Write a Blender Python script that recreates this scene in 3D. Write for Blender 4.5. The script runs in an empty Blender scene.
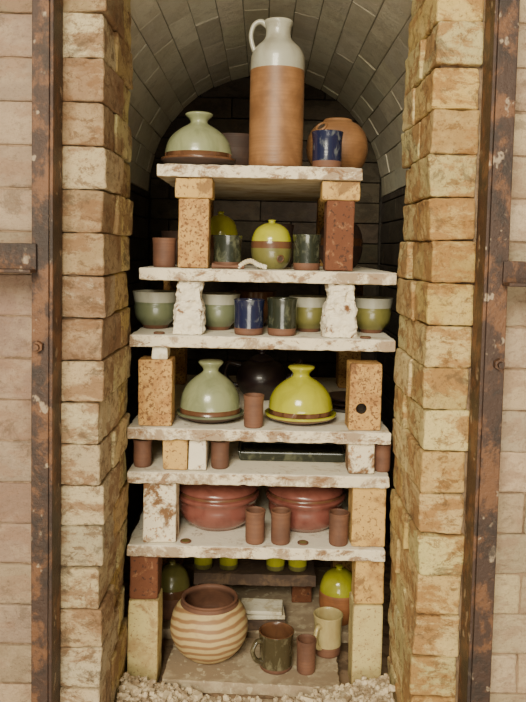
import bpy, bmesh, math, random
from mathutils import Vector, Matrix, noise
R = random.Random(7)
scene = bpy.context.scene
COL = scene.collection

# ------------------------------------------------------------------ materials
def new_mat(name):
    m = bpy.data.materials.new(name); m.use_nodes = True
    nt = m.node_tree
    b = nt.nodes.get("Principled BSDF")
    return m, nt, b

def rgba(c): return (c[0], c[1], c[2], 1.0)

def coords(nt):
    tc = nt.nodes.new("ShaderNodeTexCoord")
    oi = nt.nodes.new("ShaderNodeObjectInfo")
    va = nt.nodes.new("ShaderNodeVectorMath"); va.operation = 'ADD'
    nt.links.new(tc.outputs["Object"], va.inputs[0])
    nt.links.new(oi.outputs["Location"], va.inputs[1])
    return va.outputs[0]

def nz(nt, vec, scale, detail=4, rough=.6, dist=0, stretch=None, off=None):
    n = nt.nodes.new("ShaderNodeTexNoise")
    n.inputs["Scale"].default_value = scale
    n.inputs["Detail"].default_value = detail
    n.inputs["Roughness"].default_value = rough
    n.inputs["Distortion"].default_value = dist
    if stretch or off:
        mp = nt.nodes.new("ShaderNodeMapping")
        if stretch: mp.inputs["Scale"].default_value = stretch
        if off: mp.inputs["Location"].default_value = off
        nt.links.new(vec, mp.inputs[0]); vec = mp.outputs[0]
    nt.links.new(vec, n.inputs["Vector"])
    return n.outputs[0]

def ramp(nt, fac, lo, hi, a=0.0, b=1.0):
    mr = nt.nodes.new("ShaderNodeMapRange")
    mr.inputs[1].default_value = lo; mr.inputs[2].default_value = hi
    mr.inputs[3].default_value = a; mr.inputs[4].default_value = b
    mr.interpolation_type = 'SMOOTHSTEP'
    nt.links.new(fac, mr.inputs[0]); return mr.outputs[0]

def mix(nt, fac, a, b, blend='MIX'):
    m = nt.nodes.new("ShaderNodeMix"); m.data_type = 'RGBA'; m.blend_type = blend
    if isinstance(fac, (int, float)): m.inputs[0].default_value = fac
    else: nt.links.new(fac, m.inputs[0])
    for i, v in ((6, a), (7, b)):
        if isinstance(v, tuple): m.inputs[i].default_value = rgba(v)
        else: nt.links.new(v, m.inputs[i])
    return m.outputs[2]

def bump(nt, b, h, strength, dist=.002):
    bp = nt.nodes.new("ShaderNodeBump"); bp.inputs["Strength"].default_value = strength
    bp.inputs["Distance"].default_value = dist
    nt.links.new(h, bp.inputs["Height"]); nt.links.new(bp.outputs[0], b.inputs["Normal"])

def brick_mat(name, stain=(.30,.13,.05), stain2=(.66,.50,.28), lo=.50, hi=.66, amount=.7, amt2=.5, speck=.45, soot=.5, rough=.9):
    m, nt, b = new_mat(name); v = coords(nt)
    at = nt.nodes.new("ShaderNodeAttribute"); at.attribute_name = "Col"; c = at.outputs["Color"]
    c = mix(nt, ramp(nt, nz(nt, v, 17, 5, .65), .42, .64, 0, amt2), c, stain2)
    # broad flashing of the brick face
    c = mix(nt, ramp(nt, nz(nt, v, 9, 7, .72, .3, (1,1,1.9), (3,1,2)), .47, .57, 0, amount), c, stain)
    # finer brown patches
    c = mix(nt, ramp(nt, nz(nt, v, 30, 8, .78, .5, (1,1,1.5), (7,2,5)), lo, hi, 0, amount*.9), c, tuple(k*.6 for k in stain))
    # soot
    c = mix(nt, ramp(nt, nz(nt, v, 13, 8, .78, .6, (1,1,1.3), (1,8,9)), .54, .64, 0, soot), c, (.095,.060,.034))
    c = mix(nt, ramp(nt, nz(nt, v, 210, 3, .7), .54, .68, 0, speck), c, (.14,.07,.03))
    nt.links.new(c, b.inputs["Base Color"]); b.inputs["Roughness"].default_value = rough
    n3 = nz(nt, v, 80, 8, .78); bump(nt, b, n3, 1.0, .006)
    return m

def rough_mat(name, base, dark, sc=20, lo=.45, hi=.6, amt=1.0, rough=.85, speck=None, spsc=150, splo=.58, sphi=.64, bs=.5, bsc=90, metallic=0, stretch=None, extra=None):
    m, nt, b = new_mat(name); v = coords(nt)
    c = mix(nt, ramp(nt, nz(nt, v, sc, 6, .68, .3, stretch), lo, hi, 0, amt), base, dark)
    if speck: c = mix(nt, ramp(nt, nz(nt, v, spsc, 3, .6, 0, stretch), splo, sphi, 0, .9), c, speck)
    if extra: c = mix(nt, ramp(nt, nz(nt, v, extra[1], 7, .75, .4, stretch, (5,3,8)), extra[2], extra[3], 0, .85), c, extra[0])
    nt.links.new(c, b.inputs["Base Color"]); b.inputs["Roughness"].default_value = rough
    b.inputs["Metallic"].default_value = metallic
    bump(nt, b, nz(nt, v, bsc, 6, .7), bs, .002)
    return m

def glaze(name, base, dark, rough=.18, sc=30, lo=.4, hi=.7, amt=.7, rings=.15):
    m, nt, b = new_mat(name); v = coords(nt)
    c = mix(nt, ramp(nt, nz(nt, v, sc, 5, .6, .5, (1, 1, .5)), lo, hi, 0, amt), base, dark)
    nt.links.new(c, b.inputs["Base Color"]); b.inputs["Roughness"].default_value = rough
    b.inputs["Coat Weight"].default_value = .3; b.inputs["Coat Roughness"].default_value = .1
    bump(nt, b, nz(nt, v, 45, 2, .4, 0, (.05, .05, 4)), rings, .001)
    return m

def clay(name, base, dark, rough=.7):
    m, nt, b = new_mat(name); v = coords(nt)
    c = mix(nt, ramp(nt, nz(nt, v, 18, 5, .6, .3), .38, .68, 0, .9), base, dark)
    c = mix(nt, ramp(nt, nz(nt, v, 60, 2, .5, 0, (.02, .02, 4)), .4, .65, 0, .35), c, dark)
    nt.links.new(c, b.inputs["Base Color"]); b.inputs["Roughness"].default_value = rough
    bump(nt, b, nz(nt, v, 60, 3, .5, 0, (.03, .03, 4)), .5, .0015)
    return m

def shelf_mat():
    m, nt, b = new_mat("kiln_wash_shelf"); v = coords(nt)
    white = mix(nt, ramp(nt, nz(nt, v, 14, 6, .7, .4), .54, .68, 0, .65), (.80,.74,.60), (.40,.27,.14))
    white = mix(nt, ramp(nt, nz(nt, v, 40, 6, .7, .4), .60, .68, 0, .6), white, (.22,.12,.06))
    edge = mix(nt, ramp(nt, nz(nt, v, 30, 8, .78, .4, (.8, 1, 1.5)), .50, .60, 0, .85), (.74,.64,.46), (.20,.095,.038))
    edge = mix(nt, ramp(nt, nz(nt, v, 7, 6, .75, .4), .49, .58, 0, .7), edge, (.20,.10,.045))
    edge = mix(nt, ramp(nt, nz(nt, v, 45, 8, .8, .4, None, (4,4,4)), .56, .62, 0, .85), edge, (.75,.66,.50))
    under = mix(nt, ramp(nt, nz(nt, v, 9, 6, .7, .4), .4, .65), (.62,.51,.33), (.42,.29,.15))
    g = nt.nodes.new("ShaderNodeNewGeometry"); s = nt.nodes.new("ShaderNodeSeparateXYZ")
    nt.links.new(g.outputs["True Normal"], s.inputs[0])
    c = mix(nt, ramp(nt, s.outputs[2], .3, .6), edge, white)
    c = mix(nt, ramp(nt, s.outputs[2], -.4, -.8), c, under)
    nt.links.new(c, b.inputs["Base Color"]); b.inputs["Roughness"].default_value = .95
    bump(nt, b, nz(nt, v, 90, 7, .75), .6, .003)
    return m

def stripe_mat():
    m, nt, b = new_mat("striped_stoneware"); v = coords(nt)
    tc = nt.nodes.new("ShaderNodeTexCoord")
    w = nt.nodes.new("ShaderNodeTexWave"); w.wave_type = 'BANDS'; w.bands_direction = 'Z'
    w.inputs["Scale"].default_value = 19; w.inputs["Distortion"].default_value = 4.0
    w.inputs["Detail"].default_value = 2; w.inputs["Detail Scale"].default_value = .7
    mp = nt.nodes.new("ShaderNodeMapping"); mp.inputs["Rotation"].default_value = (.12, .1, 0)
    nt.links.new(tc.outputs["Object"], mp.inputs[0]); nt.links.new(mp.outputs[0], w.inputs["Vector"])
    c = mix(nt, ramp(nt, w.outputs["Fac"], .12, .68), (.27,.145,.062), (.50,.37,.17))
    c = mix(nt, ramp(nt, nz(nt, v, 70, 5, .7), .5, .7, 0, .4), c, (.35,.2,.1))
    nt.links.new(c, b.inputs["Base Color"]); b.inputs["Roughness"].default_value = .6
    bump(nt, b, nz(nt, v, 60, 3, .5), .3, .001)
    return m

M = {}
M['brickL'] = brick_mat("firebrick_pink", stain=(.24,.118,.05), stain2=(.54,.39,.22), lo=.52, hi=.60, amount=.75, soot=.65)
M['brickR'] = brick_mat("firebrick_cream", stain=(.35,.165,.045), stain2=(.68,.51,.22), lo=.53, hi=.60, amount=.8, soot=.6)
M['brickO'] = brick_mat("outer_brick", stain=(.31,.18,.11), stain2=(.50,.37,.25), lo=.55, hi=.68, amount=.5, amt2=.5, speck=.3, soot=.45)
M['brickV'] = brick_mat("vault_brick", stain=(.55,.47,.32), stain2=(.78,.71,.54), lo=.6, hi=.75, amount=.4, amt2=.4, speck=.12, soot=.2)
M['brickShade'] = brick_mat("shade_dark_brick", stain=(.035,.025,.017), stain2=(.09,.07,.045), lo=.5, hi=.7, amount=.6, amt2=.4, speck=.2)  # chamber walls: the interior's shade is painted into the brick colour
M['mortar'] = rough_mat("mortar", (.26,.17,.10), (.13,.08,.045), 30)
M['vmortar'] = rough_mat("vault_mortar", (.36,.32,.23), (.25,.22,.15), 30)
M['dark'] = rough_mat("shade_dark_mortar", (.05,.04,.03), (.025,.02,.015), 30)  # chamber backing, darkened along with the painted shade of the bricks
M['shelf'] = shelf_mat()
M['post_tan'] = rough_mat("post_speckled", (.50,.29,.09), (.36,.18,.055), 25, speck=(.15,.065,.025), spsc=190, splo=.54, sphi=.6, extra=((.14,.06,.025),14,.56,.66))
M['post_yel'] = rough_mat("post_yellow", (.56,.35,.11), (.33,.17,.055), 18, lo=.5, hi=.7, speck=(.2,.1,.04), extra=((.20,.10,.035),16,.52,.62))
M['post_red'] = rough_mat("post_redbrown", (.13,.042,.016), (.34,.17,.08), 45, lo=.54, hi=.70, amt=.7, speck=(.05,.02,.01), spsc=120)
M['post_wht'] = rough_mat("post_white", (.76,.68,.52), (.20,.09,.035), 26, lo=.53, hi=.62)
M['post_mix'] = rough_mat("post_brown_white", (.70,.61,.44), (.17,.085,.035), 13, lo=.46, hi=.54, speck=(.35,.2,.1), spsc=120)
M['post_pal'] = rough_mat("post_pale", (.55,.45,.19), (.40,.27,.11), 16, lo=.45, hi=.7, speck=(.3,.18,.08), spsc=160, extra=((.28,.16,.07),10,.54,.68))
M['slab'] = rough_mat("slab_brown", (.30,.22,.14), (.44,.35,.23), 12, speck=(.5,.42,.28), spsc=60)
M['dslab'] = rough_mat("slab_dark", (.08,.05,.035), (.16,.10,.06), 16)
M['rust'] = rough_mat("rusty_steel", (.055,.030,.021), (.155,.070,.032), 26, lo=.47, hi=.60, rough=.55, speck=(.33,.25,.17), spsc=38, splo=.62, sphi=.68, bs=1.0, bsc=150, stretch=(1,1,.75), metallic=.25, extra=((.030,.020,.016),9,.50,.60))
M['rubble'] = rough_mat("rubble", (.60,.49,.33), (.32,.23,.14), 40)
M['ground'] = rough_mat("ground_gravel", (.50,.44,.36), (.36,.30,.22), 5)
M['clay'] = clay("red_clay", (.17,.074,.040), (.095,.041,.024))
M['tan'] = clay("toasted_clay", (.27,.130,.052), (.16,.072,.028), .5)
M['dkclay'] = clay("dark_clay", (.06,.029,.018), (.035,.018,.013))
M['orange'] = clay("orange_clay", (.32,.12,.04), (.20,.075,.03))
M['sage'] = glaze("sage_glaze", (.255,.27,.145), (.15,.165,.085), .25)
M['sageD'] = glaze("sage_dark_glaze", (.13,.145,.08), (.07,.085,.05), .3)
M['lime'] = glaze("lime_glaze", (.40,.385,.030), (.29,.28,.022), .18)
M['olive'] = glaze("olive_glaze", (.16,.145,.04), (.09,.085,.025), .28)
M['blue'] = glaze("blue_glaze", (.010,.013,.042), (.11,.12,.13), .2, 75, .54, .66, .8)
M['green'] = glaze("dark_green_glaze", (.020,.024,.015), (.10,.105,.065), .22, 60, .50, .66, .85)
M['olivebrn'] = glaze("olive_brown_glaze", (.055,.042,.02), (.15,.13,.075), .22, 60, .50, .66, .85)
M['grey'] = glaze("grey_glaze", (.35,.34,.265), (.23,.205,.15), .35)
M['maroon'] = glaze("maroon_glaze", (.19,.064,.048), (.115,.034,.026), .25)
M['plum'] = glaze("plum_glaze", (.025,.014,.015), (.015,.01,.01), .35)
M['cream'] = glaze("cream_glaze", (.43,.35,.16), (.31,.22,.085), .3)
M['brnglz'] = glaze("brown_glaze", (.13,.058,.028), (.075,.033,.018), .25)
M['wht'] = rough_mat("white_ceramic", (.75,.70,.55), (.55,.46,.30), 30)
M['stripe'] = stripe_mat()
M['hole'] = rough_mat("hole_shade", (.06,.035,.02), (.03,.02,.012), 30)  # dark colour stands in for the shade within holes

# ------------------------------------------------------------------ mesh helpers
def link(name, me, loc=(0,0,0), mats=()):
    for k in mats: me.materials.append(M[k])
    o = bpy.data.objects.new(name, me); o.location = loc; COL.objects.link(o); return o

class Boxes:
    def __init__(s):
        s.bm = bmesh.new(); s.lay = s.bm.loops.layers.float_color.new("Col")
    def add(s, c, size, col=(.5,.5,.5), mi=0, rot=None, jit=0.0, taper=None):
        vs = []
        for sx in (-1,1):
            for sy in (-1,1):
                for sz in (-1,1):
                    p = Vector((sx*size[0]/2, sy*size[1]/2, sz*size[2]/2))
                    if taper: p = taper(p)
                    p += Vector((R.uniform(-jit,jit), R.uniform(-jit,jit), R.uniform(-jit,jit)*.6))
                    if rot: p = rot @ p
                    vs.append(s.bm.verts.new(p + Vector(c)))
        for q in ((0,1,3,2),(4,6,7,5),(0,4,5,1),(2,3,7,6),(0,2,6,4),(1,5,7,3)):
            f = s.bm.faces.new([vs[i] for i in q]); f.material_index = mi
            for l in f.loops: l[s.lay] = (col[0], col[1], col[2], 1)
    def finish(s, name, mats, loc=(0,0,0), bevel=.004, sub=0, disp=0.0, dscale=.04):
        me = bpy.data.meshes.new(name)
        bmesh.ops.recalc_face_normals(s.bm, faces=s.bm.faces)
        s.bm.to_mesh(me); s.bm.free()
        o = link(name, me, loc, mats)
        if bevel:
            b = o.modifiers.new("bevel", 'BEVEL'); b.width = bevel; b.segments = 2; b.limit_method = 'ANGLE'; b.angle_limit = math.radians(50)
        if sub:
            b = o.modifiers.new("sub", 'SUBSURF'); b.subdivision_type = 'SIMPLE'; b.levels = sub; b.render_levels = sub
        if disp:
            t = bpy.data.textures.new(name+"_tex", 'CLOUDS'); t.noise_scale = dscale; t.noise_depth = 3
            d = o.modifiers.new("chips", 'DISPLACE'); d.texture = t; d.strength = disp; d.mid_level = .5
            d.texture_coords = 'GLOBAL'
        return o

def catmull(pts, n=6):
    out = []
    P = [Vector(p) for p in pts]
    for i in range(len(P)-1):
        p0 = P[max(i-1,0)]; p1 = P[i]; p2 = P[i+1]; p3 = P[min(i+2,len(P)-1)]
        for k in range(n):
            t = k/n
            out.append(.5*((2*p1)+(-p0+p2)*t+(2*p0-5*p1+4*p2-p3)*t*t+(-p0+3*p1-3*p2+p3)*t**3))
    out.append(P[-1]); return out

def sm(prof, n=4):
    """smooth a (r,z,mat) profile"""
    pts = catmull([(p[0], p[1], 0) for p in prof], n)
    out = []
    for i, p in enumerate(pts):
        out.append((max(p.x, 0), p.y, prof[min(i//n, len(prof)-1)][2]))
    return out

def lathe(bm, prof, seg=56, off=(0,0,0), wob=0.0):
    off = Vector(off); rings = []
    for (r, z, m) in prof:
        if r < 1e-5: rings.append([bm.verts.new(off+Vector((0,0,z)))])
        else: rings.append([bm.verts.new(off+Vector((r*(1+wob*math.sin(3*a+z*20))*math.cos(a), r*math.sin(a), z))) for a in [2*math.pi*k/seg for k in range(seg)]])
    for i in range(len(prof)-1):
        A, B = rings[i], rings[i+1]; mi = prof[i][2]
        for k in range(seg):
            k2 = (k+1) % seg
            if len(A) == 1 and len(B) == 1: continue
            if len(A) == 1: f = bm.faces.new((A[0], B[k2], B[k]))
            elif len(B) == 1: f = bm.faces.new((A[k], A[k2], B[0]))
            else: f = bm.faces.new((A[k], A[k2], B[k2], B[k]))
            f.material_index = mi; f.smooth = True
    for i in range(1, len(prof)-1):
        a = Vector((prof[i][0]-prof[i-1][0], prof[i][1]-prof[i-1][1])); b = Vector((prof[i+1][0]-prof[i][0], prof[i+1][1]-prof[i][1]))
        if a.length > 1e-7 and b.length > 1e-7 and a.angle(b) > math.radians(50) and len(rings[i]) > 1:
            for k in range(seg):
                e = bm.edges.get((rings[i][k], rings[i][(k+1)%seg]))
                if e: e.smooth = False

def tube(bm, pts, rad, mi=0, seg=12, flat=1.0, n=6):
    P = catmull(pts, n); rings = []
    up0 = Vector((0,1,0))
    for i, p in enumerate(P):
        d = (P[min(i+1,len(P)-1)]-P[max(i-1,0)]).normalized()
        u = up0 - d*up0.dot(d)
        if u.length < 1e-3: u = Vector((1,0,0)) - d*d.x
        u.normalize(); w = d.cross(u)
        r = rad if not callable(rad) else rad(i/(len(P)-1))
        rings.append([bm.verts.new(p+u*r*flat*math.cos(a)+w*r*math.sin(a)) for a in [2*math.pi*k/seg for k in range(seg)]])
    for i in range(len(rings)-1):
        for k in range(seg):
            f = bm.faces.new((rings[i][k], rings[i][(k+1)%seg], rings[i+1][(k+1)%seg], rings[i+1][k])); f.smooth = True; f.material_index = mi
    for rg in (rings[0], rings[-1]):
        f = bm.faces.new(rg); f.material_index = mi

def done(bm, name, loc, mats):
    bmesh.ops.recalc_face_normals(bm, faces=bm.faces)
    me = bpy.data.meshes.new(name); bm.to_mesh(me); bm.free()
    return link(name, me, loc, mats)

# ------------------------------------------------------------------ kiln structure
XL, XR = -.274, .279         # reveal faces
WD = .265                    # thickness of the front wall
CH = .073                    # brick course
PW = .078                    # pilaster width
def pick(pal, j=.06):
    c = R.choice(pal); k = 1+R.uniform(-.18,.14)
    return tuple(max(0, v*k+R.uniform(-j,j)*.25) for v in c)
PAL_L = [(.36,.23,.12),(.42,.285,.16),(.30,.185,.10),(.46,.335,.195),(.36,.235,.135)]
PAL_LL = [(.53,.42,.26),(.57,.45,.27),(.46,.35,.20)]
PAL_R = [(.57,.40,.14),(.52,.33,.12),(.61,.46,.19),(.42,.25,.09),(.57,.41,.17)]
PAL_RV = [(.61,.50,.21),(.64,.53,.25),(.50,.35,.12),(.57,.45,.19)]
PAL_OL = [(.33,.225,.155),(.38,.27,.19),(.29,.195,.135)]
PAL_OR = [(.52,.39,.24),(.48,.36,.22),(.55,.42,.27)]

def front_wall(side):
    B = Boxes()
    s = -1 if side == 'left' else 1
    xe = XL if s < 0 else XR
    pal, palo = (PAL_L, PAL_OL) if s < 0 else (PAL_R, PAL_OR)
    z = 0.0; i = 0
    while z < 1.98:
        h = CH-.002
        zc = z+CH/2
        out = R.uniform(-.004,.004)
        d1 = (.165 if i % 2 else .105)
        x0 = xe - s*out; w = PW
        cx = x0 + s*w/2
        pl = PAL_LL if (s < 0 and z < .62) else pal
        B.add((cx, d1/2+R.uniform(-.004,.004), zc), (w, d1-.002, h), pick(pl if i % 3 else PAL_RV if s > 0 else PAL_LL), 0, Matrix.Rotation(R.uniform(-.02,.02),3,'Y'), .0028)
        d2 = WD-d1
        x0 = xe - s*R.uniform(-.005,.005); cx = x0+s*w/2
        B.add((cx, d1+d2/2, zc), (w, d2-.002, h), pick(PAL_RV), 0, Matrix.Rotation(R.uniform(-.02,.02),3,'Y'), .0025)
        x = abs(xe)+PW+.004
        first = True
        while x < .93:
            L = .215 if not (first and i % 2) else .105
            first = False
            B.add((s*(x+L/2), .012+.05+R.uniform(-.002,.002), zc), (L-.003, .1, h), pick(palo), 2, None, .0015)
            x += L
        z += CH; i += 1
    B.add((s*(abs(xe)+.012+.33), WD/2+.006, .995), (.66, WD-.02, 1.96), (.3,.2,.1), 1)
    return B.finish("wall_front_"+side, ['brickL' if s < 0 else 'brickR', 'mortar', 'brickO'], bevel=.004, sub=3, disp=.006, dscale=.022)
front_wall('left'); front_wall('right')

B = Boxes()   # lintel over opening
for k in range(7):
    B.add((XL+.04+k*.0787, WD/2, 1.81), (.075, WD-.01, .20), pick(PAL_R), 0, None, .002)
B.add((0, WD/2, 1.95), (.60, WD-.02, .09), (.5,.4,.3), 1)
B.finish("wall_lintel", ['brickR','mortar'])

CW, SP, YB = .42, 1.20, 1.45
PAL_V = [(.72,.66,.50),(.78,.72,.55),(.62,.56,.42),(.72,.66,.50)]
PAL_SHADE = [(.075,.058,.04),(.09,.07,.05),(.06,.047,.035)]  # near-black tones put the chamber's shade into the colour
# vault
B = Boxes()
n = 20
for k in range(n):
    a = math.pi*(k+.5)/n
    arc = math.pi*CW/n
    y = WD+.002 - (.11 if k % 2 else 0)
    while y < YB:
        L = .222; y0 = max(y, WD+.002); y1 = min(y+L, YB)
        if y1-y0 > .02:
            rr = CW+.045+R.uniform(-.003,.002)
            rot = Matrix.Rotation(math.pi/2-a, 3, 'Y')
            B.add((rr*math.cos(a), (y0+y1)/2, SP+rr*math.sin(a)), (arc-.0018, y1-y0-.002, .09), pick(PAL_V), 0, rot, .0008)
        y += L
bm = B.bm; seg = 40
for k in range(seg):
    a0 = math.pi*k/seg; a1 = math.pi*(k+1)/seg; r0 = CW+.0055; r1 = CW+.12
    def vv(r,a,y): return bm.verts.new((r*math.cos(a), y, SP+r*math.sin(a)))
    p = [vv(r0,a0,WD+.001),vv(r0,a1,WD+.001),vv(r1,a1,WD+.001),vv(r1,a0,WD+.001)]
    q = [vv(r0,a0,YB+.1),vv(r0,a1,YB+.1),vv(r1,a1,YB+.1),vv(r1,a0,YB+.1)]
    for f in ((p[0],p[1],q[1],q[0]),(p[2],p[3],q[3],q[2]),(p[3],p[2],p[1],p[0])):
        ff = bm.faces.new(f); ff.material_index = 1
B.finish("ceiling_vault", ['brickV','vmortar'], bevel=.0015)

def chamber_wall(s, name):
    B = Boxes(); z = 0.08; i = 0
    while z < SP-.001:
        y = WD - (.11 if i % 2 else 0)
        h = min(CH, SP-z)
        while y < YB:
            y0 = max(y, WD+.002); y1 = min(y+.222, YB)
            if y1-y0 > .01: B.add((s*(CW+.05), (y0+y1)/2, z+h/2), (.1, y1-y0-.003, h-.003), pick(PAL_SHADE,.02), 0, None, .001)
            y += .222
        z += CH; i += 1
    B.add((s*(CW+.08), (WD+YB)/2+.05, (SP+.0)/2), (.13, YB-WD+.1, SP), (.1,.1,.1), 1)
    B.finish(name, ['brickShade','dark'], bevel=.003)
chamber_wall(-1,"wall_left"); chamber_wall(1,"wall_right")
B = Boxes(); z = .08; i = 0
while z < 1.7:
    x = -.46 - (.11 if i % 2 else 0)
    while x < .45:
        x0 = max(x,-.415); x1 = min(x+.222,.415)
        if x1-x0 > .01: B.add(((x0+x1)/2, YB+.05, z+CH/2), (x1-x0-.003, .095, CH-.003), pick(PAL_SHADE,.02), 0, None, .001)
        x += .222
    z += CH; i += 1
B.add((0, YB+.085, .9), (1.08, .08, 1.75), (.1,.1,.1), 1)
B.finish("wall_back", ['brickShade','dark'], bevel=.003)

B = Boxes(); B.add((0, .74, .03), (.83, 1.46, .10), (.4,.3,.2), 0)
B.finish("floor", ['mortar'], bevel=.003)
bm = bmesh.new(); bmesh.ops.create_grid(bm, x_segments=4, y_segments=4, size=6)
done(bm, "ground", (0, 0, -.021), ['ground'])

# ------------------------------------------------------------------ steel frames
def frame(s, x0, x1, zb0, zb1, name):
    B = Boxes()
    B.add(((x0+x1)/2, -.058, 1.0), (abs(x1-x0), .006, 2.0))                 # front flange
    B.add((x0-s*.003, -.030, 1.0), (.006, .056, 2.0))                       # web (inner)
    xa = x1-s*.010; xb = s*.72
    B.add(((xa+xb)/2, -.0655, (zb0+zb1)/2), (abs(xb-xa), .006, zb1-zb0))       # cross bar front
    B.add(((xa+xb)/2, -.084, zb0+.003), (abs(xb-xa), .030, .006))
    o = B.finish(name, ['rust'], bevel=.0015, sub=4, disp=.0015, dscale=.03)
    return o
frame(-1, -.348, -.376, .955, 1.002, "steel_frame")
frame(1, .364, .396, .950, .990, "steel_frame")
def bolt(x, z):
    bm = bmesh.new()
    bmesh.ops.create_cone(bm, cap_ends=True, segments=6, radius1=.010, radius2=.009, depth=.009)
    bmesh.ops.create_cone(bm, cap_ends=True, segments=16, radius1=.005, radius2=.0045, depth=.009, matrix=Matrix.Translation((0,0,.007)))
    bmesh.ops.rotate(bm, verts=bm.verts, matrix=Matrix.Rotation(math.pi/2,3,'X'))
    done(bm, "frame_bolt", (x, -.0662, z), ['rust'])
bolt(-.364, .835); bolt(.386, .822)

# ------------------------------------------------------------------ kiln shelves
TH = .025
Z = {1:1.166, 2:.959, 3:.824, 4:.634, 5:.543, 6:.390, 0:.106}
SX = {1:(-.217,.193), 2:(-.250,.268), 3:(-.268,.270), 4:(-.271,.267), 5:(-.270,.268), 6:(-.270,.263)}
SY0, SY1 = .225, .88
def grid_slab(name, x0, x1, y0, y1, zt, th, mats, chip=.005, rz=0):
    bm = bmesh.new(); nx, ny = 90, 50
    hx, hy = (x1-x0)/2, (y1-y0)/2; vt = {}
    def v(i,j,t):
        k = (i,j,t)
        if k not in vt:
            x = -hx+2*hx*i/nx; y = -hy+2*hy*j/ny; z = 0 if t else -th
            nn = noise.noise(Vector((x*40+zt*90, y*40, t*.8)))
            if j == 0: y += abs(nn)*chip
            if i in (0,nx): x += (-1 if i else 1)*abs(nn)*chip
            if (j == 0 or i in (0,nx)) and t: z -= max(0, noise.noise(Vector((x*70, y*30+zt*50, 3))))*chip*.6
            if (j == 0 or i in (0,nx)) and not t: z += max(0, noise.noise(Vector((x*50, y*30+zt*70, 9))))*chip*1.0
            vt[k] = bm.verts.new((x,y,z))
        return vt[k]
    for i in range(nx):
        for j in range(ny):
            bm.faces.new((v(i,j,1),v(i+1,j,1),v(i+1,j+1,1),v(i,j+1,1)))
            bm.faces.new((v(i,j,0),v(i,j+1,0),v(i+1,j+1,0),v(i+1,j,0)))
    for i in range(nx):
        bm.faces.new((v(i,0,0),v(i+1,0,0),v(i+1,0,1),v(i,0,1)))
        bm.faces.new((v(i,ny,0),v(i,ny,1),v(i+1,ny,1),v(i+1,ny,0)))
    for j in range(ny):
        bm.faces.new((v(0,j,0),v(0,j,1),v(0,j+1,1),v(0,j+1,0)))
        bm.faces.new((v(nx,j,0),v(nx,j+1,0),v(nx,j+1,1),v(nx,j,1)))
    o = done(bm, name, ((x0+x1)/2, (y0+y1)/2, zt), mats)
    o.rotation_euler[2] = rz
    b = o.modifiers.new("bevel",'BEVEL'); b.width = .003; b.segments = 2; b.limit_method='ANGLE'; b.angle_limit = math.radians(50)
    return o
for k in range(1,7):
    grid_slab("kiln_shelf", SX[k][0], SX[k][1], SY0, SY1, Z[k], TH, ['shelf'])
grid_slab("floor_slab", -.190, .180, .215, .40, Z[0], TH, ['slab'], rz=-.05)
grid_slab("floor_slab", -.27, .27, .43, .80, Z[0], TH, ['slab'])

G = .0012
def post(name, x, y, z0, z1, w, d, m, chip=.003, cap=None, capm=None):
    B = Boxes(); z0 += G; z1 -= G; zt = z1
    if cap:
        cw, ch = cap
        B.add((0,0,z1-z0-ch/2), (cw, d+.006, ch), mi=1, jit=.001); zt = z1-ch
    B.add((0,0,(zt-z0)/2), (w, d, zt-z0), jit=.001)
    return B.finish(name, [m, capm or m], (x,y,z0), bevel=.003, sub=3, disp=chip, dscale=.025)
# under shelf 1
b1 = Z[1]-TH
post("kiln_post", -.143, .268, Z[2], b1, .062, .06, 'post_tan', cap=(.076,.04), capm='post_yel')
post("kiln_post",  .152, .268, Z[2], b1, .056, .06, 'post_red', cap=(.076,.038), capm='post_yel')
# under shelf 2: rough castings, narrower at the top
def waist(x, w, z0, z1, seed):
    B = Boxes(); z0 += G; z1 -= G; h = z1-z0; d = .062
    prof = [(0,1),(.12,1.03),(.3,.98),(.5,.95),(.62,.88),(.72,.78),(.82,.76),(.92,.84),(1,.82)]
    def ww(t):
        for (a,b),(c,e_) in zip(prof, prof[1:]):
            if a <= t <= c: return w*(b+(e_-b)*(t-a)/(c-a))
        return w
    bm = B.bm; rings = []; N = 26
    dirs = [(-1,-1),(-.75,-1),(-.5,-1),(-.25,-1),(0,-1),(.25,-1),(.5,-1),(.75,-1),(1,-1),(1,-.5),(1,0),(1,.5),(1,1),(.5,1),(0,1),(-.5,1),(-1,1),(-1,.5),(-1,0),(-1,-.5)]
    for i in range(N+1):
        t = i/N; W = ww(t)/2; rg = []
        for sx, sy in dirs:
            c = .90 if abs(sx) == 1 and abs(sy) == 1 else 1
            nn = noise.noise(Vector((sx*1.7+seed, sy*1.7, t*5)))*.009 + noise.noise(Vector((sx*5+seed, sy*4, t*14)))*.005
            rg.append(bm.verts.new((sx*W*c*(1+nn*18), sy*(d/2*c+nn), t*h)))
        rings.append(rg)
    K = len(dirs)
    for i in range(N):
        for k in range(K):
            bm.faces.new((rings[i][k],rings[i][(k+1)%K],rings[i+1][(k+1)%K],rings[i+1][k]))
    bm.faces.new(rings[0]); bm.faces.new(rings[-1])
    B.finish("kiln_post", ['post_wht'], (x,.27,z0), bevel=0, sub=1, disp=.008, dscale=.010)
waist(-.151, .062, Z[3], Z[2]-TH, 1.3); waist(.158, .070, Z[3], Z[2]-TH, 5.1)
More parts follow.
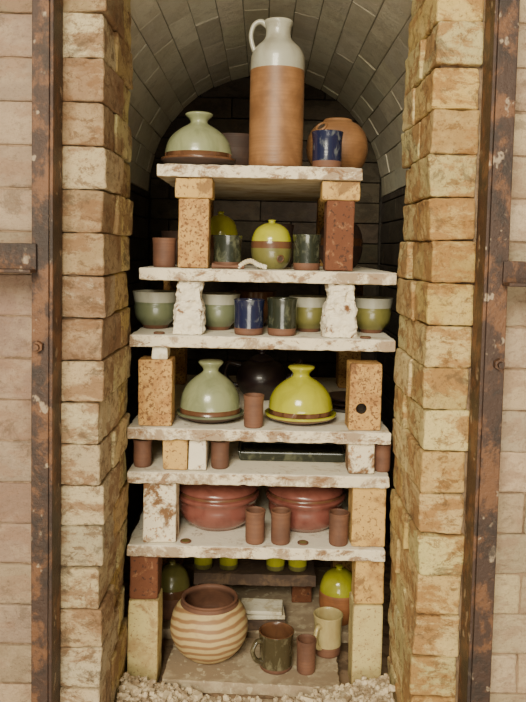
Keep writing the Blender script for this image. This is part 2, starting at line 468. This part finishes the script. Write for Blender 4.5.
# under shelf 3
def padpost(x, w, z0, z1, m, pad_dx, hole=None):
    B = Boxes(); ph = .026; z0 += G; z1 -= G
    B.add((pad_dx,-.004,z1-z0-ph/2), (.032,.05,ph), mi=1, jit=.001)
    B.add((0,0,(z1-ph-z0)/2), (w,.062,z1-ph-z0), jit=.001)
    o = B.finish("kiln_post", [m,'wht'], (x,.27,z0), bevel=.003, sub=3, disp=.003, dscale=.025)
    if hole:
        bm = bmesh.new()
        bmesh.ops.create_cone(bm, cap_ends=True, segments=24, radius1=.011, radius2=.011, depth=.06)
        bmesh.ops.rotate(bm, verts=bm.verts, matrix=Matrix.Rotation(math.pi/2,3,'X'))
        me = bpy.data.meshes.new("cut"); bm.to_mesh(me); bm.free(); me.materials.append(M['hole'])
        c = bpy.data.objects.new("cut", me); COL.objects.link(c); c.location = (x+hole[0], .24, z0+hole[1])
        md = o.modifiers.new("hole",'BOOLEAN'); md.operation='DIFFERENCE'; md.object = c; md.solver='EXACT'; md.material_mode = 'TRANSFER'
        bpy.context.view_layer.update()
        dg = bpy.context.evaluated_depsgraph_get()
        me2 = bpy.data.meshes.new_from_object(o.evaluated_get(dg))
        o.modifiers.clear(); o.data = me2
        bpy.data.objects.remove(c)
padpost(-.2165, .068, Z[4], Z[3]-TH, 'post_tan', .008)
padpost(.2135, .066, Z[4], Z[3]-TH, 'post_tan', -.002, hole=(-.008,.045))
# under shelf 4
post("kiln_post", -.174, .27, Z[5], Z[4]-TH, .050, .06, 'post_yel')
post("kiln_post", -.128, .27, Z[5], Z[4]-TH, .036, .06, 'post_wht')
post("kiln_post", .209, .265, Z[5], Z[4]-TH, .054, .055, 'post_mix')
# under shelf 5
post("kiln_post", -.2045, .27, Z[6], Z[5]-TH, .068, .062, 'post_mix')
post("kiln_post", .2275, .27, Z[6], Z[5]-TH, .070, .062, 'post_yel')
# under shelf 6 (two bricks each)
for x, m1, m2 in ((-.236,'post_pal','post_red'),(.233,'post_pal','post_yel')):
    B = Boxes(); h = Z[6]-TH-.0825
    B.add((0,0,h*.33), (.064,.066,h*.66-.001), mi=0, jit=.0015)
    B.add((.001,.002,h*.66+h*.17), (.060,.062,h*.34), mi=1, jit=.0012)
    B.finish("kiln_post", [m1,m2], (x,.27,.0812), bevel=.004, sub=3, disp=.004, dscale=.03)
# rear supports
for k in range(1,7):
    z0 = Z[k+1] if k < 6 else Z[0]
    for sx in (-1,1):
        post("kiln_post", sx*.17 if k == 1 else sx*.235, .74, z0, Z[k]-TH, .06, .06, 'post_tan')

# ------------------------------------------------------------------ pots
def cup(name, x, y, z, r, h, mb, mg=None, mi_=None, flare=.04, split=.2, handle=None):
    mg = mg or mb; mi_ = mi_ or mg
    t = .0028
    p = [(0,0,0),(r*.84,0,0),(r*.90,.0025,0),(r*.93,h*split,1),(r*.93,h*.5,1),(r*.94,h*.78,1),(r*(.96+flare),h*.97,1),(r*(.955+flare),h,2),
         (r*(.95+flare)-t,h*.99,2),(r*.92-t,h*.75,2),(r*.90-t,h*.3,2),(r*.7,.006,2),(0,.005,2)]
    bm = bmesh.new(); q = [p[0],p[1]]+sm(p[2:12],4)+[p[12]]
    lathe(bm, q)
    if handle:
        ang = handle; pts = [(-r*.9,0,h*.8),(-r*1.25,0,h*.82),(-r*1.5,0,h*.6),(-r*1.3,0,h*.35),(-r*.9,0,h*.25)]
        rt = Matrix.Rotation(ang,3,'Z'); tube(bm, [rt@Vector(a) for a in pts], .005, 1, flat=1.3)
    return done(bm, name, (x,y,z), [mb, mg, mi_])

def bowl(name, x, y, z, r, h, mb, mg, mr):
    p = [(0,0,0),(r*.5,0,0),(r*.55,.004,0),(r*.60,.008,1),(r*.86,h*.3,1),(r*.93,h*.55,1),(r*.92,h*.66,1),(r*.93,h*.72,2),(r,h*.95,2),(r*1.02,h,2),
         (r*.96,h*.97,2),(r*.9,h*.7,1),(r*.85,h*.35,1),(r*.5,.01,1),(0,.008,1)]
    bm = bmesh.new(); lathe(bm, [p[0],p[1]]+sm(p[2:14],4)+[p[14]])
    return done(bm, name, (x,y,z), [mb,mg,mr])

def cloche(name, x, y, z, Rr, H, dish, glz, band, dishg):
    s = H/.126
    p = [(0,0,0),(Rr*.6,0,0),(Rr*.66,.004,0),(Rr*.95,.011,0),(Rr,.015,3),(Rr,.019,3),(Rr*.96,.020,3),(Rr*.93,.015,3),(Rr*.895,.015,2),(Rr*.895,.029,2)]
    d = [(.895,.029),(.885,.038),(.83,.056),(.70,.073),(.50,.087),(.32,.096),(.23,.102),(.25,.109),(.35,.117),(.37,.121),(.31,.124)]
    p2 = sm([(a*Rr, b*s if b > .030 else .029, 1) for a,b in d], 4)
    bm = bmesh.new(); lathe(bm, [(a,b,c) for a,b,c in p]+p2+[(0,.126*s,1)], 64)
    return done(bm, name, (x,y,z), [dish, glz, band, dishg])

def lidjar(name, x, y, z, r, h, body, lid, band, hole=False):
    p = [(0,0,0),(r*.62,0,0),(r*.7,.003,0),(r*.9,h*.16,0),(r*.99,h*.32,0),(r,h*.42,2),(r*1.0,h*.52,2),(r*.98,h*.56,1),(r*.95,h*.64,1),(r*.78,h*.80,1),(r*.45,h*.90,1),(r*.2,h*.93,1),(r*.15,h*.955,1),(r*.2,h*.985,1),(r*.13,h*.998,1),(0,h,1)]
    bm = bmesh.new(); lathe(bm, [p[0],p[1]]+sm(p[2:15],4)+[p[15]])
    if hole:
        a = -math.pi/2+.45; c = Vector((r*.93*math.cos(a), r*.93*math.sin(a), h*.22)); nrm = Vector((math.cos(a),math.sin(a),-.2)).normalized()
        u = Vector((-math.sin(a),math.cos(a),0)); w = nrm.cross(u)
        ring = [bm.verts.new(c+nrm*.003+(u*math.cos(t)+w*math.sin(t))*.007) for t in [2*math.pi*k/16 for k in range(16)]]
        f = bm.faces.new(ring); f.material_index = 3  # flat dark disc, painted as the shade inside a hole
        ring2 = [v.co.copy() for v in ring]; ring2.append(ring2[0]); tube(bm, ring2, .0016, 2, 6, n=1)
    return done(bm, name, (x,y,z), [body, lid, band, 'hole'])

def casserole(name, x, y, z, r, h, m):
    p = [(0,0,0),(r*.62,0,0),(r*.66,.004,0),(r*.84,h*.14,0),(r*.94,h*.30,0),(r*.94,h*.44,0),(r*.965,h*.50,0),(r*1.01,h*.55,0),(r*1.01,h*.60,0),(r*.95,h*.62,1),(r*.93,h*.66,0),(r*.97,h*.69,0),(r*.96,h*.735,0),(r*.86,h*.81,0),(r*.6,h*.90,0),(r*.3,h*.93,0),(r*.2,h*.94,0),(r*.19,h*.97,0),(r*.23,h*.99,0),(r*.15,h*.999,0),(0,h,0)]
    bm = bmesh.new(); lathe(bm, [p[0],p[1]]+sm(p[2:20],3)+[p[20]], 72)
    return done(bm, name, (x,y,z), [m,'brnglz'])

e = .0004
# --- top shelf
z = Z[1]+e
cloche("domed_butter_dish", -.141, .309, z, .078, .116, 'dkclay','sage','brnglz','brnglz')
# tall jug
bm = bmesh.new()
p = [(.050,0,0),(.0555,.006,0),(.056,.03,0),(.0562,.12,0),(.056,.201,1),(.0558,.218,1),(.0535,.234,1),(.045,.249,1),(.033,.260,1),(.0265,.270,1),(.0255,.284,1),(.028,.292,1),(.0305,.298,1),(.029,.303,1),(.0235,.299,1),(.021,.286,1),(.021,.266,1),(.03,.25,1),(.03,.20,1)]
lathe(bm, [(0,0,0)]+sm(p,4)+[(0,.19,1)], 64)
tube(bm, [(-.022,0,.292),(-.036,0,.301),(-.050,0,.294),(-.056,0,.274),(-.053,0,.254),(-.046,0,.239),(-.040,0,.240)], lambda t: .0068-.002*math.sin(t*3.1), 1, flat=1.35)
done(bm, "ceramic_jug", (.020,.303,z), ['tan','grey'])
cup("stoneware_cup", .124, .268, z, .032, .074, 'clay','blue')
# round pot with opening
bm = bmesh.new(); r = .068
p = [(.036,0,0),(.044,.004,0),(.062,.030,0),(.068,.060,0),(.062,.091,0),(.047,.110,0),(.034,.117,0),(.031,.122,0),(.027,.123,0),(.025,.116,1),(.035,.105,1),(.05,.06,1)]
lathe(bm, [(0,0,0)]+sm(p,5)+[(0,.02,1)], 64)
a = -math.pi/2-.75; c = Vector((.0555*math.cos(a), .0555*math.sin(a), .099)); nrm = Vector((math.cos(a)*.75,math.sin(a)*.75,.66)).normalized(); u = Vector((-math.sin(a),math.cos(a),0)); w = nrm.cross(u)
pts = [c+nrm*.002+(u*math.cos(t)+w*math.sin(t))*.012 for t in [2*math.pi*k/20 for k in range(21)]]
tube(bm, pts, .003, 0, 8, n=1)
f = bm.faces.new([bm.verts.new(q) for q in pts[:20]]); f.material_index = 1  # side opening is a flat disc with its shade in the colour
done(bm, "round_clay_pot", (.157,.405,z), ['tan','hole'])
bowl("stoneware_bowl", -.072, .50, z, .058, .095, 'dkclay','dkclay','dkclay')
# --- shelf 2
z = Z[2]+e
cup("stoneware_cup", -.207, .285, z, .025, .060, 'clay')
cup("stoneware_cup", -.076, .292, z, .031, .068, 'clay','green')
lidjar("garlic_jar", .0155, .315, z, .043, .104, 'olive','lime','brnglz', True)
cup("stoneware_cup", .089, .288, z, .030, .073, 'clay','green')
lidjar("garlic_jar", -.105, .53, z, .043, .13, 'brnglz','lime','brnglz')
lidjar("garlic_jar", .19, .60, z, .055, .13, 'dkclay','dkclay','brnglz')
bowl("stoneware_bowl", -.20, .55, z, .05, .08, 'dkclay','dkclay','dkclay')
cup("stoneware_cup", .03, .52, z, .04, .1, 'dkclay')
bm = bmesh.new()
tube(bm, [(-.035,0,.006),(-.02,0,.005),(.01,0,.005),(.03,.002,.006)], lambda t: .0045+.002*math.cos(t*6), 0, 10)
done(bm, "clay_spoon", (-.07,.246,z), ['clay'])
bm = bmesh.new()
base = catmull([(-.030,0,.004),(-.020,-.002,.012),(-.006,0,.016),(.008,.002,.009),(.024,-.006,.004)], 10)
for ph in (0, math.pi):
    tube(bm, [v_+Vector((0,math.cos(i*.9+ph)*.0025,math.sin(i*.9+ph)*.0025+.001)) for i, v_ in enumerate(base)], .003, 0, 8, n=2)
done(bm, "twisted_rope", (-.020,.246,z), ['wht'])
# --- shelf 3
z = Z[3]+e
bowl("stoneware_bowl", -.234, .36, z, .050, .080, 'clay','sageD','grey')
bowl("stoneware_bowl", -.097, .355, z, .047, .078, 'clay','sageD','grey')
cup("stoneware_cup", -.0285, .272, z, .0325, .072, 'clay','blue')
cup("stoneware_cup", .040, .272, z, .032, .076, 'clay','green')
bowl("stoneware_bowl", .101, .355, z, .044, .076, 'clay','olive','grey')
bowl("stoneware_bowl", .238, .36, z, .045, .076, 'clay','olive','grey')
bowl("stoneware_bowl", -.02, .45, z, .05, .08, 'dkclay','brnglz','brnglz')
def medallion(x,y,z,m='olive'):
    bm = bmesh.new(); lathe(bm, [(0,0,0),(.010,0,0),(.0115,.001,0),(.0115,.003,0),(.010,.004,0),(.008,.003,1),(.005,.0032,1),(0,.0045,1)], 28)
    done(bm, "clay_medallion", (x,y,z), ['clay',m])
medallion(-.21,.245,z); medallion(.21,.243,z)
# --- shelf 4
z = Z[4]+e
cloche("domed_butter_dish", -.108, .312, z, .072, .130, 'dkclay','sage','brnglz','sageD')
cloche("domed_butter_dish", .0855, .318, z, .077, .122, 'brnglz','lime','brnglz','lime')
cup("stoneware_cup", -.0145, .256, z, .0215, .066, 'clay')
# dark teapot
bm = bmesh.new()
p = [(.035,0,0),(.04,.004,0),(.058,.03,0),(.062,.055,0),(.050,.083,0),(.03,.093,0),(.03,.097,0),(.018,.105,0),(.009,.109,0),(.008,.114,0),(.012,.12,0),(.008,.125,0)]
lathe(bm, [(0,0,0)]+sm(p,4)+[(0,.126,0)])
tube(bm, [(.05,0,.04),(.075,0,.055),(.085,0,.08),(.098,0,.095)], lambda t:.013-.007*t, 0)
tube(bm, [(-.05,0,.08),(-.08,0,.085),(-.09,0,.06),(-.075,0,.035),(-.052,0,.03)], .006, 0)
done(bm, "teapot", (0,.56,z), ['plum'])
bm = bmesh.new()
for k in range(3):
    zz = k*.011; lathe(bm, [(0,zz,0),(.035,zz,0),(.055,zz+.008,0),(.057,zz+.011,0),(.054,zz+.0108,0),(.034,zz+.004,0),(0,zz+.004,0)])
done(bm, "saucer_stack", (.205,.44,z), ['plum'])
# --- shelf 5
z = Z[5]+e
cup("stoneware_cup", -.245, .27, z, .020, .057, 'clay')
cup("stoneware_cup", -.083, .27, z, .020, .057, 'clay')
cup("stoneware_cup", .2565, .272, z, .0185, .057, 'clay')
B = Boxes()
B.add((0,0,.0035),(.225,.13,.007))
for sx in (-1,1): B.add((sx*.112,0,.013),(.008,.138,.02), rot=Matrix.Rotation(sx*.25,3,'Y'))
for sy in (-1,1): B.add((0,sy*.065,.013),(.226,.008,.02), rot=Matrix.Rotation(-sy*.25,3,'X'))
B.finish("serving_tray", ['green'], (.07,.385,z), bevel=.003)
# --- shelf 6
z = Z[6]+e
casserole("casserole_dish", -.091, .364, z, .0905, .118, 'maroon')
casserole("casserole_dish", .104, .364, z, .087, .118, 'maroon')
cup("stoneware_cup", -.0065, .256, z, .0215, .068, 'clay')
cup("stoneware_cup", .047, .256, z, .0215, .068, 'clay')
cup("stoneware_cup", .168, .256, z, .0215, .067, 'clay')
medallion(-.150,.247,z); medallion(.094,.252,z)
# --- bottom
z = Z[0]+e
bm = bmesh.new()
p = [(.040,0,0),(.046,.003,0),(.068,.022,0),(.083,.05,0),(.085,.075,0),(.078,.102,0),(.064,.120,1),(.060,.126,1),(.062,.131,1),(.058,.133,1),(.054,.125,1),(.066,.10,1),(.075,.07,1),(.06,.02,1)]
lathe(bm, [(0,0,0)]+sm(p,5)+[(0,.008,1)], 72)
done(bm, "striped_vase", (-.103,.325,z), ['stripe','clay'])
cup("coffee_mug", .044, .282, z, .038, .080, 'clay','olivebrn','brnglz', split=.12, handle=.5)
cup("stoneware_cup", .108, .268, z, .0215, .070, 'clay')
cup("coffee_mug", .160, .345, z, .033, .088, 'clay','cream','cream', split=.25, handle=.9)
lidjar("garlic_jar", .198, .49, z, .047, .138, 'orange','lime','orange')
lidjar("garlic_jar", -.207, .50, z, .045, .136, 'clay','olive','brnglz')
B = Boxes()
B.add((0,0,.012),(.115,.07,.024), mi=1)
B.add((.002,0,.030),(.105,.066,.010), mi=0, rot=Matrix.Rotation(.06,3,'Z'))
B.add((0,0,.041),(.10,.066,.009), mi=0, rot=Matrix.Rotation(-.05,3,'Z'))
B.finish("tile_stack", ['wht','dslab'], (.012,.468,z), bevel=.002)
grid_slab("kiln_shelf", -.155, .145, .51, .68, .207, .028, ['dslab'])
for x in (-.125,.115):
    post("kiln_post", x, .60, Z[0], .179, .05, .05, 'post_red')
for x in (-.135,-.072,.045,.10):
    cup("stoneware_cup", x, .55, .2075, .025, .06, 'olive','lime')

# rubble
def rubble(xa, xb, yb, name, seed, hmax, cnt, zb=.08, side=0, shards=0):
    rr = random.Random(seed); bm = bmesh.new()
    def hh_(x, y): return hmax*max(0, 1-abs(x-side)/abs(xb-xa)*1.1)*min(1, .5+(y/.2)*.5)
    for k in range(cnt):
        x = rr.uniform(xa,xb); y = rr.uniform(.03, yb)
        s = rr.choice((.0015,.002,.003,.003,.004,.006))*rr.uniform(.7,1.4)
        if hh_(x,y) < .003 and rr.random() < .5: continue
        hgt = hh_(x,y)*rr.uniform(.85,1.02)
        r_ = bmesh.ops.create_icosphere(bm, subdivisions=1, radius=s)
        rot = Matrix.Rotation(rr.uniform(0,6),3,Vector((rr.random(),rr.random(),rr.random()+.1)).normalized())
        for v in r_['verts']:
            v.co = rot @ Vector((v.co.x*1.3, v.co.y*rr.uniform(.8,1.1), v.co.z*rr.uniform(.7,1)))
            v.co += Vector((x,y,zb+s*.5+hgt))
    for k in range(shards):
        x = rr.uniform(xa+.02,xb-.02); y = rr.uniform(.06, yb-.02)
        r_ = bmesh.ops.create_cube(bm, size=1)
        rot = Matrix.Rotation(rr.uniform(0,6),3,'Z') @ Matrix.Rotation(rr.uniform(-.4,.4),3,'X')
        sz = (rr.uniform(.012,.028), rr.uniform(.008,.018), rr.uniform(.005,.010))
        for v in r_['verts']:
            q = Vector((v.co.x*sz[0]*rr.uniform(.7,1.2), v.co.y*sz[1]*rr.uniform(.7,1.2), v.co.z*sz[2]))
            v.co = rot @ q + Vector((x,y,zb+.006+hh_(x,y)))
    N = 40; g = {}
    for i in range(N+1):
        for j in range(N+1):
            x = xa+(xb-xa)*i/N; y = .03+(yb-.03)*j/N
            hh = hh_(x,y)*.95+noise.noise(Vector((x*90,y*90,seed)))*.004
            if j == 0: hh *= .3
            g[i,j] = bm.verts.new((x,y,zb+max(.0005,hh)))
    for i in range(N):
        for j in range(N):
            f = bm.faces.new((g[i,j],g[i+1,j],g[i+1,j+1],g[i,j+1])); f.material_index = 1
    done(bm, name, (0,0,0), ['rubble','slab'])
rubble(-.268,-.05, .205, "brick_rubble",3, .050, 1200, side=-.268, shards=26)
rubble(.05,.272, .205, "brick_rubble",4, .060, 1300, side=.272, shards=26)
rubble(-.05,.05, .205, "brick_rubble",5, .002, 240, side=0, shards=2)

# ------------------------------------------------------------------ light
w = bpy.data.worlds.new("World"); scene.world = w; w.use_nodes = True
bg = w.node_tree.nodes["Background"]; bg.inputs[0].default_value = (1.0,.93,.76,1); bg.inputs[1].default_value = .34
def area(name, loc, target, size, power, col):
    l = bpy.data.lights.new(name,'AREA'); l.size = size; l.energy = power; l.color = col
    o = bpy.data.objects.new(name,l); COL.objects.link(o); o.location = loc
    o.rotation_euler = (Vector(target)-Vector(loc)).to_track_quat('-Z','Y').to_euler()
area("front_daylight", (-.6,-3.0,2.3), (0,.3,.8), 1.2, 195, (1,.92,.71))  # soft daylight from the front left, behind the camera
area("vault_fill_light", (.1,-2.4,.15), (0,.7,1.7), 1.2, 58, (1,.93,.76))  # added low fill, aimed up to brighten the vault like ground bounce

# ------------------------------------------------------------------ camera
cam = bpy.data.cameras.new("camera"); co = bpy.data.objects.new("camera", cam); COL.objects.link(co)
cam.sensor_width = 36; cam.lens = 750*36/702; cam.shift_y = -52/702; cam.clip_start = .01
co.matrix_world = Matrix.Translation((0,-1.275,1.0)) @ Matrix.Rotation(math.radians(90-3.77),4,'X') @ Matrix.Rotation(math.radians(1.22),4,'Z')
scene.camera = co
